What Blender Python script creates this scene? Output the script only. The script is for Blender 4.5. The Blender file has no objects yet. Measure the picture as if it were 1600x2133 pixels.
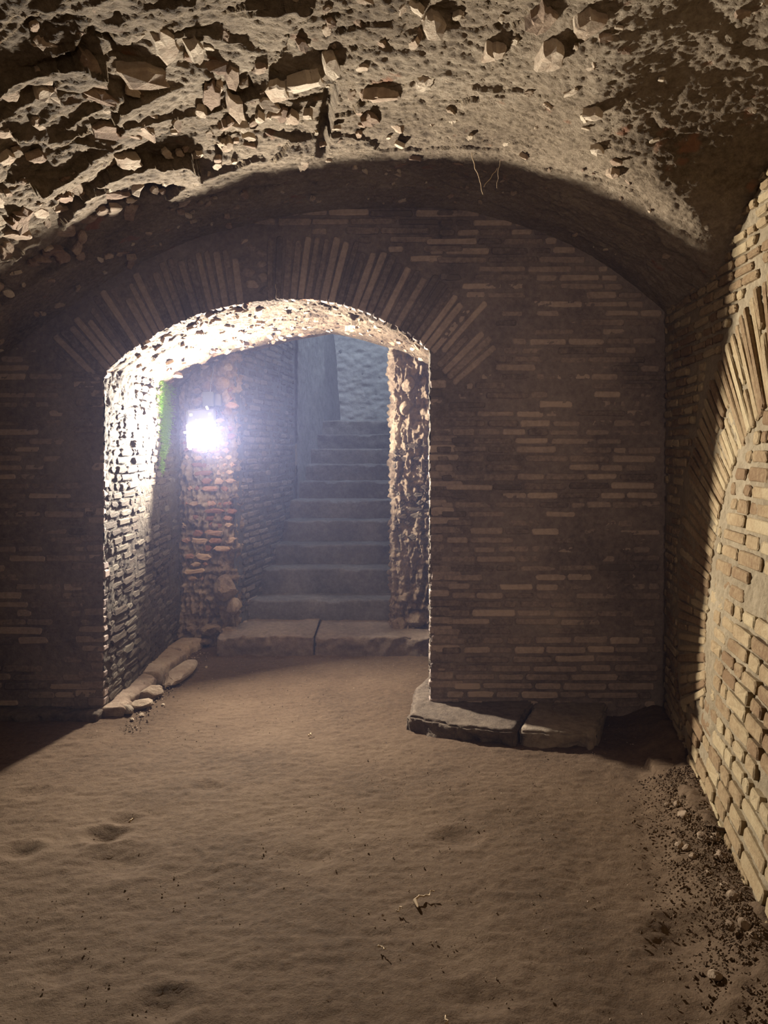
import bpy, bmesh, math, random
import numpy as np
from mathutils import Vector, Matrix

random.seed(11)
rng = np.random.default_rng(11)
SC = bpy.context.scene
COL = SC.collection

# ------------------------------------------------------------------ camera
F, CX, HY, HC = 1540.0, 800.0, 940.0, 1.6      # focal length (px), centre column, horizon row, eye height
cam_d = bpy.data.cameras.new('camera')
cam_d.sensor_fit = 'VERTICAL'
cam_d.sensor_height = 24.0
cam_d.lens = F / 2133.0 * 24.0
cam_d.shift_y = -(1066.5 - HY) / 2133.0
cam_d.clip_start = 0.05
cam = bpy.data.objects.new('camera', cam_d)
cam.location = (0, 0, HC)
cam.rotation_euler = (math.pi / 2, 0, 0)
COL.objects.link(cam)
SC.camera = cam

# ------------------------------------------------------------------ view, world, lights
SC.view_settings.view_transform = 'Standard'
SC.view_settings.look = 'None'
SC.view_settings.exposure = 0.0
SC.view_settings.gamma = 1.0
SC.view_settings.use_curve_mapping = False
SC.cycles.max_bounces = 6
SC.cycles.diffuse_bounces = 3
SC.cycles.glossy_bounces = 1
SC.cycles.volume_bounces = 0
SC.cycles.sample_clamp_indirect = 4.0
SC.cycles.use_denoising = True
w = bpy.data.worlds.new('world')
SC.world = w
w.use_nodes = True
w.node_tree.nodes['Background'].inputs[0].default_value = (1.0, 0.80, 0.62, 1)
w.node_tree.nodes['Background'].inputs[1].default_value = 0.055

LAMP = Vector((-1.415, 5.70, 1.715))
def area(name, loc, direction, sx, sy, power, color, spread=math.pi):
    d = bpy.data.lights.new(name, 'AREA')
    d.shape = 'RECTANGLE'; d.size = sx; d.size_y = sy
    d.energy = power; d.color = color; d.spread = spread
    o = bpy.data.objects.new(name, d)
    o.location = loc
    o.rotation_euler = Vector(direction).to_track_quat('-Z', 'Y').to_euler()
    COL.objects.link(o)
    return o
# the floodlight's own beam and the spill from its rim
area('floodlight_beam', LAMP + Vector((0.03, -0.03, -0.025)), (0.50, -0.84, 0.28), 0.13, 0.12, 500, (1.0, 0.93, 0.83))
pd = bpy.data.lights.new('floodlight_spill', 'POINT')
pd.energy = 6; pd.color = (1.0, 0.93, 0.84); pd.shadow_soft_size = 0.03
po = bpy.data.objects.new('floodlight_spill', pd)
po.location = LAMP + Vector((0.11, -0.05, -0.15)); COL.objects.link(po)
# daylight falling into the head of the stairs
area('stairhead_daylight', (-0.1, 8.3, 4.6), (0, 0.12, -1), 0.9, 0.8, 60, (0.72, 0.84, 1.0))
# weak warm fill added behind the camera to lift the dark back wall
area('warm_fill', (0.5, -1.3, 1.9), (-0.02, 1, -0.01), 0.5, 0.4, 6.5, (1.0, 0.76, 0.60), 1.2)

# ------------------------------------------------------------------ noise in numpy
def _hash(ix, iy, iz, seed):
    h = (ix * 374761393 + iy * 668265263 + iz * 2147483647 + seed * 974634777) & 0xFFFFFFFF
    h = ((h ^ (h >> 13)) * 1274126177) & 0xFFFFFFFF
    h = ((h ^ (h >> 16)) * 2246822519) & 0xFFFFFFFF
    return ((h ^ (h >> 15)) & 0xFFFFFF) / float(0xFFFFFF)
def vnoise(p, scale, seed=0):
    q = p * scale
    i = np.floor(q).astype(np.int64); f = q - i
    f = f * f * f * (f * (f * 6 - 15) + 10)
    out = 0
    for dx in (0, 1):
        wx = f[:, 0] if dx else 1 - f[:, 0]
        for dy in (0, 1):
            wy = f[:, 1] if dy else 1 - f[:, 1]
            for dz in (0, 1):
                wz = f[:, 2] if dz else 1 - f[:, 2]
                out = out + wx * wy * wz * _hash(i[:, 0] + dx, i[:, 1] + dy, i[:, 2] + dz, seed)
    return out * 2 - 1
def fbm(p, scale, octaves=4, seed=0, gain=0.5):
    a, s = 0, 1.0
    for k in range(octaves):
        a = a + s * vnoise(p, scale * 2.03 ** k, seed + 17 * k); s *= gain
    return a
def cells(u, v, scale, seed=0, warp=None):
    """irregular broken plates: each cell has its own height and tilt; returns height and edge distance"""
    if warp is not None: u = u + warp; v = v - warp * 0.7
    x = u * scale; y = v * scale
    ix = np.floor(x).astype(np.int64); iy = np.floor(y).astype(np.int64)
    f1 = np.full(x.shape, 9.0); f2 = np.full(x.shape, 9.0); h = np.zeros(x.shape)
    for dx in (-1, 0, 1):
        for dy in (-1, 0, 1):
            cx, cy = ix + dx, iy + dy
            rx = _hash(cx, cy, 0 * cx, seed); ry = _hash(cx, cy, 0 * cx + 1, seed)
            px, py = cx + rx - x, cy + ry - y
            d = np.sqrt(px * px * 0.8 + py * py * 1.3)
            hh = _hash(cx, cy, 0 * cx + 2, seed) - 0.5 - px * (_hash(cx, cy, 0 * cx + 3, seed) - 0.5) * 1.6 - py * (_hash(cx, cy, 0 * cx + 4, seed) - 0.5) * 1.6
            near = d < f1
            f2 = np.where(near, f1, np.minimum(f2, d))
            h = np.where(near, hh, h); f1 = np.where(near, d, f1)
    return h, f2 - f1

# ------------------------------------------------------------------ materials
MATS = {}
def rock_mat(name, cols, patch=1.3, grain=28.0, bump=0.35, rand=None, spots=None, rough=0.95, bump_d=0.012, vary=0.35):
    """cols: dark, mid, light base colours of the thing itself"""
    m = bpy.data.materials.new(name); m.use_nodes = True
    nt = m.node_tree; N = nt.nodes; L = nt.links
    b = N['Principled BSDF']; b.inputs['Roughness'].default_value = rough
    b.inputs['Specular IOR Level'].default_value = 0.2
    geo = N.new('ShaderNodeNewGeometry')
    def noise(scale, det=5, rg=0.6):
        n = N.new('ShaderNodeTexNoise'); n.inputs['Scale'].default_value = scale
        n.inputs['Detail'].default_value = det; n.inputs['Roughness'].default_value = rg
        L.new(geo.outputs['Position'], n.inputs['Vector']); return n
    n1, n2 = noise(patch), noise(grain, 6, 0.7)
    r = N.new('ShaderNodeValToRGB')
    e = r.color_ramp.elements
    e[0].position = 0.34; e[0].color = (*cols[0], 1)
    e[1].position = 0.68; e[1].color = (*cols[2], 1)
    k = e.new(0.5); k.color = (*cols[1], 1)
    mx = N.new('ShaderNodeMath'); mx.operation = 'MULTIPLY_ADD'
    mx.inputs[1].default_value = 0.55
    L.new(n1.outputs['Fac'], mx.inputs[0])
    m2 = N.new('ShaderNodeMath'); m2.operation = 'MULTIPLY'; m2.inputs[1].default_value = 0.45
    L.new(n2.outputs['Fac'], m2.inputs[0]); L.new(m2.outputs[0], mx.inputs[2])
    src = mx.outputs[0]
    if rand:
        if rand == 'object':
            oi = N.new('ShaderNodeObjectInfo'); rs = oi.outputs['Random']
        else:
            rs = geo.outputs['Random Per Island']
        a = N.new('ShaderNodeMath'); a.operation = 'MULTIPLY_ADD'; a.inputs[1].default_value = vary; 
        s = N.new('ShaderNodeMath'); s.operation = 'SUBTRACT'; s.inputs[1].default_value = vary * 0.5
        L.new(rs, a.inputs[0]); L.new(src, s.inputs[0]); L.new(s.outputs[0], a.inputs[2]); src = a.outputs[0]
    L.new(src, r.inputs['Fac'])
    out = r.outputs['Color']
    if spots:
        sc, thr, colr = spots
        n3 = noise(sc, 3, 0.5)
        rr = N.new('ShaderNodeMapRange'); rr.inputs['From Min'].default_value = thr; rr.inputs['From Max'].default_value = thr + 0.06
        L.new(n3.outputs['Fac'], rr.inputs['Value'])
        mm = N.new('ShaderNodeMixRGB'); L.new(rr.outputs[0], mm.inputs['Fac']); L.new(out, mm.inputs['Color1'])
        mm.inputs['Color2'].default_value = (*colr, 1); out = mm.outputs['Color']
    L.new(out, b.inputs['Base Color'])
    n4 = noise(grain * 2.3, 5, 0.75)
    bp = N.new('ShaderNodeBump'); bp.inputs['Strength'].default_value = bump; bp.inputs['Distance'].default_value = bump_d
    L.new(n4.outputs['Fac'], bp.inputs['Height']); L.new(bp.outputs['Normal'], b.inputs['Normal'])
    MATS[name] = m
    return m
def plain(name, col, rough=0.6, metal=0.0, emit=None, es=0):
    m = bpy.data.materials.new(name); m.use_nodes = True
    nt = m.node_tree; b = nt.nodes['Principled BSDF']
    n = nt.nodes.new('ShaderNodeTexNoise'); n.inputs['Scale'].default_value = 60
    r = nt.nodes.new('ShaderNodeValToRGB')
    r.color_ramp.elements[0].color = (*[c * 0.85 for c in col], 1); r.color_ramp.elements[1].color = (*[min(1, c * 1.12) for c in col], 1)
    nt.links.new(n.outputs['Fac'], r.inputs['Fac']); nt.links.new(r.outputs['Color'], b.inputs['Base Color'])
    b.inputs['Roughness'].default_value = rough; b.inputs['Metallic'].default_value = metal
    if emit: b.inputs['Emission Color'].default_value = (*emit, 1); b.inputs['Emission Strength'].default_value = es
    return m

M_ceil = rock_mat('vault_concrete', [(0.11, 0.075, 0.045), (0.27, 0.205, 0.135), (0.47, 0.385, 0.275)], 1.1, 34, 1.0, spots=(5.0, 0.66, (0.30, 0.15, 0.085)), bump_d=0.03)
M_cstone = rock_mat('vault_stone', [(0.20, 0.13, 0.085), (0.34, 0.25, 0.17), (0.50, 0.41, 0.30)], 3, 30, 0.8, rand='object', vary=0.3, bump_d=0.015)
M_cstoneI = rock_mat('vault_stone_chips', [(0.18, 0.12, 0.08), (0.32, 0.24, 0.16), (0.48, 0.40, 0.29)], 3, 30, 0.8, rand='island', vary=0.35, bump_d=0.015)
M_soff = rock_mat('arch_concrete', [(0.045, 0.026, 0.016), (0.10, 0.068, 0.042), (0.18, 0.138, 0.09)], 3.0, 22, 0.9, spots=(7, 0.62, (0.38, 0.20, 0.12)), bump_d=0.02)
M_mort = rock_mat('back_mortar', [(0.08, 0.062, 0.054), (0.18, 0.14, 0.12), (0.28, 0.23, 0.195)], 1.6, 30, 0.7, bump_d=0.01)
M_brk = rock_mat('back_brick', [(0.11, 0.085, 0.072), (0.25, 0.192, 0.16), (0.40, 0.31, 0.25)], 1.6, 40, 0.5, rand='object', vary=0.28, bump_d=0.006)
M_brkI = rock_mat('back_brick_mass', [(0.11, 0.085, 0.072), (0.24, 0.185, 0.155), (0.38, 0.295, 0.24)], 1.6, 40, 0.5, rand='island', vary=0.28, bump_d=0.006)
M_rmort = rock_mat('right_mortar', [(0.13, 0.098, 0.06), (0.205, 0.16, 0.10), (0.29, 0.235, 0.155)], 2.0, 35, 0.8, bump_d=0.01)
M_rbrk = rock_mat('right_brick', [(0.15, 0.092, 0.047), (0.24, 0.17, 0.092), (0.33, 0.26, 0.152)], 2.5, 45, 0.9, rand='object', vary=0.28, bump_d=0.006)
M_rbrkI = rock_mat('right_brick_mass', [(0.15, 0.092, 0.047), (0.24, 0.17, 0.092), (0.33, 0.26, 0.152)], 2.5, 45, 0.9, rand='island', vary=0.28, bump_d=0.006)
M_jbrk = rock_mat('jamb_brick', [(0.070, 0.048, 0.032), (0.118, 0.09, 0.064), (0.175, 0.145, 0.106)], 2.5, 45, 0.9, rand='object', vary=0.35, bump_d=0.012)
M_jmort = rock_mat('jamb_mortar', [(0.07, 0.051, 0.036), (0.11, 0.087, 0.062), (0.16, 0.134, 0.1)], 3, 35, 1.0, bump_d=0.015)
M_pbrk = rock_mat('pier_brick', [(0.22, 0.10, 0.065), (0.36, 0.20, 0.13), (0.48, 0.34, 0.22)], 4, 45, 0.7, rand='object', vary=0.55, bump_d=0.008)
M_pier = rock_mat('pier_concrete', [(0.14, 0.095, 0.065), (0.32, 0.235, 0.16), (0.50, 0.39, 0.27)], 3.5, 24, 1.0, bump_d=0.02)
M_dirt = rock_mat('packed_earth', [(0.046, 0.027, 0.014), (0.085, 0.052, 0.029), (0.128, 0.084, 0.050)], 1.2, 40, 0.7, bump_d=0.01, spots=(46, 0.735, (0.02, 0.013, 0.01)))
M_step = rock_mat('step_stone', [(0.08, 0.074, 0.07), (0.13, 0.12, 0.113), (0.21, 0.195, 0.18)], 2.5, 26, 0.7, rand='object', vary=0.15, bump_d=0.012)
M_thr = rock_mat('threshold_stone', [(0.12, 0.088, 0.066), (0.20, 0.15, 0.11), (0.31, 0.24, 0.17)], 2.5, 26, 0.7, bump_d=0.012)
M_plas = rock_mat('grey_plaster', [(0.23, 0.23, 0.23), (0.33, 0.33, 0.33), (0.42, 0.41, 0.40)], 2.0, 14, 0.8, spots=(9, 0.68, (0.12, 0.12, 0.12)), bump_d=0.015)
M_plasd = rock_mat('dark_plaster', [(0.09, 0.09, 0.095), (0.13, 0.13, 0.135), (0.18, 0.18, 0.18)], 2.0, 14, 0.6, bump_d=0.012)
M_plasm = rock_mat('shaded_plaster', [(0.13, 0.13, 0.135), (0.19, 0.19, 0.19), (0.26, 0.255, 0.25)], 2.0, 14, 0.8, bump_d=0.012)  # plaster darkened against the stair daylight, shade put into the colour
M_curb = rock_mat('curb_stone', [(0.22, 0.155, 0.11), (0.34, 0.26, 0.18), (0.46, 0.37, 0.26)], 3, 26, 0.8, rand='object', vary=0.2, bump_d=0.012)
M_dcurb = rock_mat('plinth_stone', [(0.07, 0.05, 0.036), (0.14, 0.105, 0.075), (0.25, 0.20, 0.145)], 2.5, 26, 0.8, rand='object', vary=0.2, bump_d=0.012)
M_moss = plain('moss', (0.15, 0.27, 0.03), 0.9)
M_twig = plain('twig', (0.42, 0.31, 0.19), 0.9)
M_grey = plain('housing_grey', (0.11, 0.115, 0.12), 0.5)
M_dgrey = plain('box_grey', (0.06, 0.07, 0.072), 0.5)
M_pane = plain('lamp_pane', (0.9, 0.9, 0.9), 0.3, emit=(1.0, 0.98, 0.94), es=26)
M_led = plain('indicator', (0.9, 0.85, 0.3), 0.4, emit=(1.0, 0.95, 0.35), es=0.9)
M_print = plain('pale_print', (0.62, 0.60, 0.55), 0.6)
M_metal = plain('clip_metal', (0.55, 0.55, 0.52), 0.35, 0.8)

# ------------------------------------------------------------------ object helpers
def link(name, me, mat=None, parent=None, **props):
    o = bpy.data.objects.new(name, me)
    if mat is not None and me is not None and not me.materials: me.materials.append(mat)
    COL.objects.link(o)
    if parent is not None: o.parent = parent
    for k, v in props.items(): o[k] = v
    return o
def mesh_np(name, V, Fq, smooth=True):
    me = bpy.data.meshes.new(name)
    V = np.asarray(V, dtype=np.float32); Fq = np.asarray(Fq, dtype=np.int32)
    me.vertices.add(len(V)); me.vertices.foreach_set('co', V.ravel())
    k = Fq.shape[1]
    me.loops.add(Fq.size); me.loops.foreach_set('vertex_index', Fq.ravel())
    me.polygons.add(len(Fq)); me.polygons.foreach_set('loop_start', np.arange(0, Fq.size, k, dtype=np.int32))
    me.update(calc_edges=True); me.validate()
    me.polygons.foreach_set('use_smooth', np.full(len(me.polygons), smooth))
    return me
def grid_mesh(name, us, vs, P, H, smooth=True, flip=False):
    """surface P(u,v)->(N,3); H(u,v,pts) displaces along the outward normal"""
    U, Vv = np.meshgrid(us, vs, indexing='ij'); u = U.ravel(); v = Vv.ravel()
    p = P(u, v); e = 1e-3
    du = P(u + e, v) - P(u - e, v); dv = P(u, v + e) - P(u, v - e)
    n = np.cross(du, dv); n /= np.linalg.norm(n, axis=1, keepdims=True) + 1e-12
    p = p + n * H(u, v, p)[:, None]
    nu, nv = len(us), len(vs)
    a = (np.arange(nu - 1)[:, None] * nv + np.arange(nv - 1)[None, :]).ravel()
    f = np.stack([a, a + nv, a + nv + 1, a + 1], 1)
    if flip: f = f[:, ::-1]
    return mesh_np(name, p, f, smooth)
def frame_at(P, u, v):
    """brick frame: X along the course, Z up the face, -Y out of the face"""
    e = 1e-3
    a = np.array([u]); b = np.array([v])
    p = P(a, b)[0]; eu = (P(a + e, b) - P(a - e, b))[0]; ev = (P(a, b + e) - P(a, b - e))[0]
    x = Vector(eu).normalized(); z = Vector(ev); z = (z - x * z.dot(x)).normalized(); y = z.cross(x)
    return Vector(p), x, y, z
def px_of(p):
    return (CX + F * p[0] / p[1], HY - F * (p[2] - HC) / p[1])

# one clay brick / tile: ten-sided worn outline, front face proud of the wall (about 48 triangles)
def brick_geo(L, H, D, worn=1.0, rnd=random):
    hx, hz = L / 2, H / 2
    c = min(hz * 0.45, 0.008) * worn + 0.001
    base = [(-hx + c, -hz), (rnd.uniform(-.2, .2) * L, -hz), (hx - c, -hz), (hx, -hz + c), (hx, hz - c), (hx - c, hz),
            (rnd.uniform(-.2, .2) * L, hz), (-hx + c, hz), (-hx, hz - c), (-hx, -hz + c)]
    j = 0.0022 * worn
    o = [(x + rnd.uniform(-j, j) * 1.6, z + rnd.uniform(-j, j)) for x, z in base]
    b = 0.0035 * (0.6 + worn * 0.6)
    V = []
    for x, z in o: V.append((x, D, z))
    for x, z in o: V.append((x, 0.004, z))
    for x, z in o:
        sx = 1 - b / hx * 1.2; sz = 1 - b / hz
        V.append((x * sx, rnd.uniform(-0.0025, 0.001) * worn, z * sz))
    Fs = []
    n = 10
    for k in range(2):
        for i in range(n):
            a, b2 = k * n + i, k * n + (i + 1) % n
            Fs.append((a, b2, b2 + n)); Fs.append((a, b2 + n, a + n))
    for i in range(1, n - 1): Fs.append((2 * n, 2 * n + i, 2 * n + i + 1))
    return np.array(V), np.array(Fs)
def px_area(mat, L, H):
    c = mat.to_translation(); x = mat.col[0].to_3d() * L / 2; z = mat.col[2].to_3d() * H / 2
    pts = [c + x + z, c - x + z, c - x - z, c + x - z]
    if min(p.y for p in pts) < 0.15: return 0
    q = [px_of(p) for p in pts]
    m = px_of(c)
    a = abs(sum(q[i][0] * q[(i + 1) % 4][1] - q[(i + 1) % 4][0] * q[i][1] for i in range(4)) / 2)
    if not (-60 < m[0] < 1660 and -60 < m[1] < 2190): a *= 0.001
    return a
def lay_bricks(name, items, parent, mat_o, mat_m, limit=290, worn=1.0, minpx=60, rest=None):
    """items: (matrix, L, H, D). The largest in the picture become single parts, the rest one joined part."""
    items = sorted(items, key=lambda t: -px_area(t[0], t[1], t[2]))
    lib = {}
    one, many = [], []
    for t in items:
        (one if len(one) < limit and px_area(t[0], t[1], t[2]) > minpx else many).append(t)
    for m, L, H, D in one:
        key = (round(L / 0.02), round(H / 0.004), random.randrange(4))
        if key not in lib:
            V, Fq = brick_geo(key[0] * 0.02, key[1] * 0.004, D, worn)
            lib[key] = mesh_np(name, V, Fq, False)
        o = link(name, lib[key], mat_o, parent)
        o.matrix_local = m
    if many:
        AV, AF, off = [], [], 0
        for m, L, H, D in many:
            V, Fq = brick_geo(L, H, D, worn)
            R = np.array(m.to_3x3()); T = np.array(m.to_translation())
            AV.append(V @ R.T + T); AF.append(Fq + off); off += len(V)
        link(rest or name + '_infill', mesh_np(name, np.vstack(AV), np.vstack(AF), False), mat_m, parent, kind='stuff')
def mat_from(p, x, y, z):
    m = Matrix.Identity(4)
    for i, a in enumerate((x, y, z, p)):
        for k in range(3): m[k][i] = a[k]
    return m
def courses(P, u0, u1, v0, v1, inside, pitch=0.055, H=0.038, Ls=(0.12, 0.30), gap=0.014, proud=(0.001, 0.010), skip=0.08, D=0.05, wave=0.004, tilt=0.006, surf=None):
    out = []
    n = int((v1 - v0) / pitch)
    for r in range(n):
        v = v0 + (r + 0.5) * pitch
        u = u0 - random.uniform(0, Ls[0])
        while u < u1:
            L = random.uniform(*Ls)
            if random.random() < 0.15: L *= 0.55
            uc = u + L / 2; vc = v + wave * math.sin(uc * 2.1 + r * 0.7) + random.uniform(-.0025, .0025)
            u += L + gap * random.uniform(0.6, 1.5)
            if random.random() < skip: continue
            h = H * random.uniform(0.84, 1.10)
            ok = all(inside(uc + a * L * 0.5, vc + b * h * 0.5) for a in (-1, 0, 1) for b in (-1, 1))
            if not ok:
                L *= 0.45
                for s in (-0.6, 0.6):
                    if all(inside(uc + s * L + a * L * 0.5, vc) for a in (-1, 0, 1)): uc += s * L; ok = True; break
                if not ok: continue
            p, x, y, z = frame_at(P, uc, vc)
            t = random.uniform(-tilt, tilt) * 2
            x2 = (x + z * t + y * random.uniform(-.012, .012)).normalized(); z2 = y.cross(x2) * -1.0
            y2 = z2.cross(x2)
            pr = random.uniform(*proud)
            out.append((mat_from(p - y * pr, x2, y2, z2), L, h, D))
    return out

# ------------------------------------------------------------------ the shape of the place
YB = 4.48                                    # face of the wall with the archway
def atb(px, py, Y=YB): return ((px - CX) / F * Y, HC + (HY - py) / F * Y)
_A = [(-1200, 1150), (-500, 980), (-250, 880), (0, 745), (100, 665), (250, 562), (400, 492), (590, 446), (720, 430), (880, 425), (1000, 438), (1150, 486), (1250, 536), (1330, 596), (1392, 650), (1460, 720)]
AX = np.array([atb(*p)[0] for p in _A]); AZ = np.array([atb(*p)[1] for p in _A])
def arcA(x): return np.interp(x, AX, AZ)
_xs = np.linspace(-6, 2.1, 800); _k = np.exp(-np.linspace(-2.2, 2.2, 61) ** 2); _k /= _k.sum()
_sm = np.convolve(np.pad(arcA(_xs), 30, mode='edge'), _k, mode='valid')
def arcAs(x): return np.interp(x, _xs, _sm)
BY = np.array([-3, 0.0, 1.0, 1.8, 2.4, 2.8, 3.10, 3.30, 3.45, 3.57, 3.64, 3.70, 3.76, 3.9, 6])
BZ = np.array([2.6, 2.7, 2.95, 3.10, 3.12, 3.06, 2.95, 2.84, 2.72, 2.60, 2.50, 2.42, 2.2, 1.4, 0.0])
def arcB(y): return np.interp(y, BY, BZ)
def ceil_z(x, y):
    a = arcAs(x); b = arcB(y) - 0.42 * np.maximum(0.0, 1.15 - x) ** 1.4; k = 22.0
    mx = np.maximum(a, b)
    return mx + np.log(np.exp(k * (a - mx)) + np.exp(k * (b - mx))) / k - 0.015
def rw_x(y, z):                              # right wall: stands skew and leans out as it comes nearer
    s = 0.225 - 0.075 * np.clip(z, -0.3, 3.0)
    return 1.70 - s * (YB - y)
def rw_from_px(px, py):
    y = 3.5
    for _ in range(60):
        z = HC + (HY - py) / F * y
        y = 0.5 * y + 0.5 * (F * float(rw_x(y, np.array(z))) / (px - CX))
    return y, HC + (HY - py) / F * y
XL = -1.70; XR = 0.282                       # jambs of the archway at its face
_F = [(214, 790), (222, 772), (260, 738), (330, 692), (400, 658), (470, 638), (530, 627), (575, 622), (640, 622), (700, 630), (760, 648), (820, 677), (870, 710), (896, 732)]
FX = np.array([atb(*p)[0] for p in _F]); FZ = np.array([atb(*p)[1] for p in _F]); FX[0] = XL; FX[-1] = XR
_B = [(372, 806), (420, 770), (470, 742), (530, 724), (600, 705), (690, 690), (750, 703), (830, 727), (900, 760)]
YP = 6.1                                     # face of the two piers behind
BX_ = np.array([atb(p[0], p[1], YP)[0] for p in _B]); BZ_ = np.array([atb(p[0], p[1], YP)[1] for p in _B])
BX_[0] = -1.675
XRB = BX_[-1]
AC = (-0.70, 1.02)                           # centre of the arch circle

# --- wall_back: mortar core in three sheets, then its bricks
wall_back = link('wall_back', None, kind='structure')
def P_back(u, v): return np.stack([u, np.full_like(u, YB), v], 1)
def H_back(u, v, p): return 0.0035 * fbm(p, 9, 4, 3) + 0.003 * fbm(p, 45, 2, 5) + 0.010 * fbm(p, 1.3, 2, 8)
def sheet(us, vs, P, H, name, mat, parent, **k):
    return link(name, grid_mesh(name, us, vs, P, H, **k), mat, parent)
sheet(np.linspace(-3.6, XL, 150), np.linspace(-0.1, 3.3, 240), P_back, H_back, 'mortar_face', M_mort, wall_back)
sheet(np.linspace(XR, 1.78, 150), np.linspace(-0.1, 3.3, 300), P_back, H_back, 'mortar_face', M_mort, wall_back)
def P_top(u, v):                             # above the archway: v runs from the soffit edge to the vault
    z0 = np.interp(u, FX, FZ); return np.stack([u, np.full_like(u, YB), z0 + v * (3.3 - z0)], 1)
sheet(np.linspace(XL, XR, 190), np.linspace(0, 1, 110), P_top, H_back, 'mortar_face', M_mort, wall_back)
def in_arch(x, z, grow=0.0):
    if XL - grow < x < XR + grow and z < np.interp(min(max(x, XL), XR), FX, FZ) + grow: return True
    return False
def ring(x, z):
    dx, dz = x - AC[0], z - AC[1]; a = math.degrees(math.atan2(dz, dx)); r = math.hypot(dx, dz)
    return 40 < a < 139 and r < 1.93
def ok_back(x, z):
    if in_arch(x, z): return False
    if ring(x, z) : return False
    if z > float(arcAs(x)) + 0.02 or x > 1.70 or z < 0.05: return False
    if x < -1.35 and z > 2.55: return False
    return True
items = courses(P_back, XR, 1.70, 0.04, 3.2, lambda x, z: ok_back(x, z) and x > XR - 0.02, skip=0.07, proud=(0.003, 0.013))
items += courses(P_back, XL, XR, 2.3, 3.2, ok_back, skip=0.04, proud=(0.004, 0.014))
left_items = courses(P_back, -2.75, XL, 0.04, 2.6, lambda x, z: ok_back(x, z) and x < XL + 0.005, skip=0.22, proud=(0.001, 0.010))
# toothed edges of the jambs
for zz in np.arange(0.08, 2.16, 0.055):
    for xe, s in ((XR, 1), (XL, -1)):
        L = random.uniform(0.07, 0.20); p, x, y, z = frame_at(P_back, xe + s * (L / 2 - random.uniform(-0.002, 0.009)), zz + random.uniform(-.004, .004))
        (items if s > 0 else left_items).append((mat_from(p - y * random.uniform(0.002, 0.012), x, y, z), L, 0.045 * random.uniform(.8, 1.15), 0.07))
lay_bricks('brick', items + left_items, wall_back, M_brk, M_brkI, 298)
# voussoirs: radial tiles over the archway, a filled gap near the crown
vs_items = []
a = 41.5
while a < 138.5:
    r = 1.50; ca, sa = math.cos(math.radians(a)), math.sin(math.radians(a))
    for rr in np.arange(1.15, 1.62, 0.004):
        if AC[1] + rr * sa > np.interp(AC[0] + rr * ca, FX, FZ): r = rr; break
    if not (90.5 < a < 96.5):
        Lr = random.uniform(0.33, 0.40)
        if random.random() < 0.12: Lr *= 0.8
        th = random.uniform(0.034, 0.043)
        c = Vector((AC[0] + ca * (r + Lr / 2 - 0.005), YB, AC[1] + sa * (r + Lr / 2 - 0.005)))
        x = Vector((ca, 0, sa)); y = Vector((0, 1, 0)); z = x.cross(y)
        vs_items.append((mat_from(c + Vector((0, -random.uniform(0.004, 0.014), 0)), x, y, z), Lr, th, 0.06))
    a += math.degrees(random.uniform(0.047, 0.053) / (r + 0.15))
lay_bricks('arch_brick', vs_items, wall_back, M_brk, M_brkI, 298)
# rubble plug in the gap at the crown
def rock_geo(sx, sy, sz, seed, sub=2, facet=0.22):
    bm = bmesh.new(); bmesh.ops.create_icosphere(bm, subdivisions=sub, radius=1.0)
    rr = random.Random(seed)
    planes = [(Vector((rr.uniform(-1, 1), rr.uniform(-1, 1), rr.uniform(-1, 1))).normalized(), rr.uniform(0.55, 0.9)) for _ in range(9)]
    for v in bm.verts:
        for n, d in planes:
            k = v.co.dot(n) - d
            if k > 0: v.co -= n * k * 0.9
        v.co *= 1 + rr.uniform(-.04, .04)
        v.co.x *= sx; v.co.y *= sy; v.co.z *= sz
    me = bpy.data.meshes.new('rock'); bm.to_mesh(me); bm.free()
    return me
for k in range(9):
    o = link('filler_stone', rock_geo(0.05, 0.03, 0.035, 400 + k), M_brk, wall_back)
    aa = math.radians(90.9 + random.uniform(0, 5)); rr = 1.56 + k * 0.037
    o.location = (AC[0] + math.cos(aa) * rr, YB + 0.012, AC[1] + math.sin(aa) * rr)

# --- wall_right: skew brick wall with a great relieving arch of radial tiles
wall_right = link('wall_right', None, kind='structure')
def P_right(u, v):                           # u = -Y (towards the camera), v = Z
    y = -u; return np.stack([rw_x(y, v), y, v], 1)
def H_right(u, v, p): return 0.005 * fbm(p, 8, 4, 31) + 0.004 * fbm(p, 45, 2, 35) + 0.012 * fbm(p, 1.5, 2, 36) - 0.004
us = -np.concatenate([np.linspace(4.55, 2.2, 230), np.linspace(2.17, -1.5, 60)])
sheet(us, np.linspace(-0.35, 3.4, 330), P_right, H_right, 'mortar_face', M_rmort, wall_right)
RC, RO, RI = (2.5, 0.90), 1.60, 1.02
def in_ring_r(y, z):
    d = math.hypot(y - RC[0], z - RC[1]); t = math.degrees(math.atan2(z - RC[1], y - RC[0]))
    return RI - 0.02 < d < RO + 0.03 and -24 < t < 100
def ok_r_out(u, z):
    y = -u; return -0.3 < z < ceil_z(1.6, y) + 0.1 and not in_ring_r(y, z) and y < 4.47 and (math.hypot(y - RC[0], z - RC[1]) > RO or y > 3.9)
def ok_r_in(u, z):
    y = -u; return -0.4 < z < 3.3 and not in_ring_r(y, z) and not ok_r_out(u, z)
it = courses(P_right, -4.47, -1.3, 0.0, 3.3, ok_r_out, pitch=0.056, H=0.040, Ls=(0.07, 0.20), gap=0.012, proud=(0.002, 0.012), skip=0.04)
it2 = courses(P_right, -4.2, -1.3, -0.35, 2.6, ok_r_in, pitch=0.073, H=0.056, Ls=(0.09, 0.26), gap=0.016, proud=(0.001, 0.011), skip=0.06, wave=0.008)
lay_bricks('brick', it + it2, wall_right, M_rbrk, M_rbrkI, 298, worn=1.3)
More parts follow.
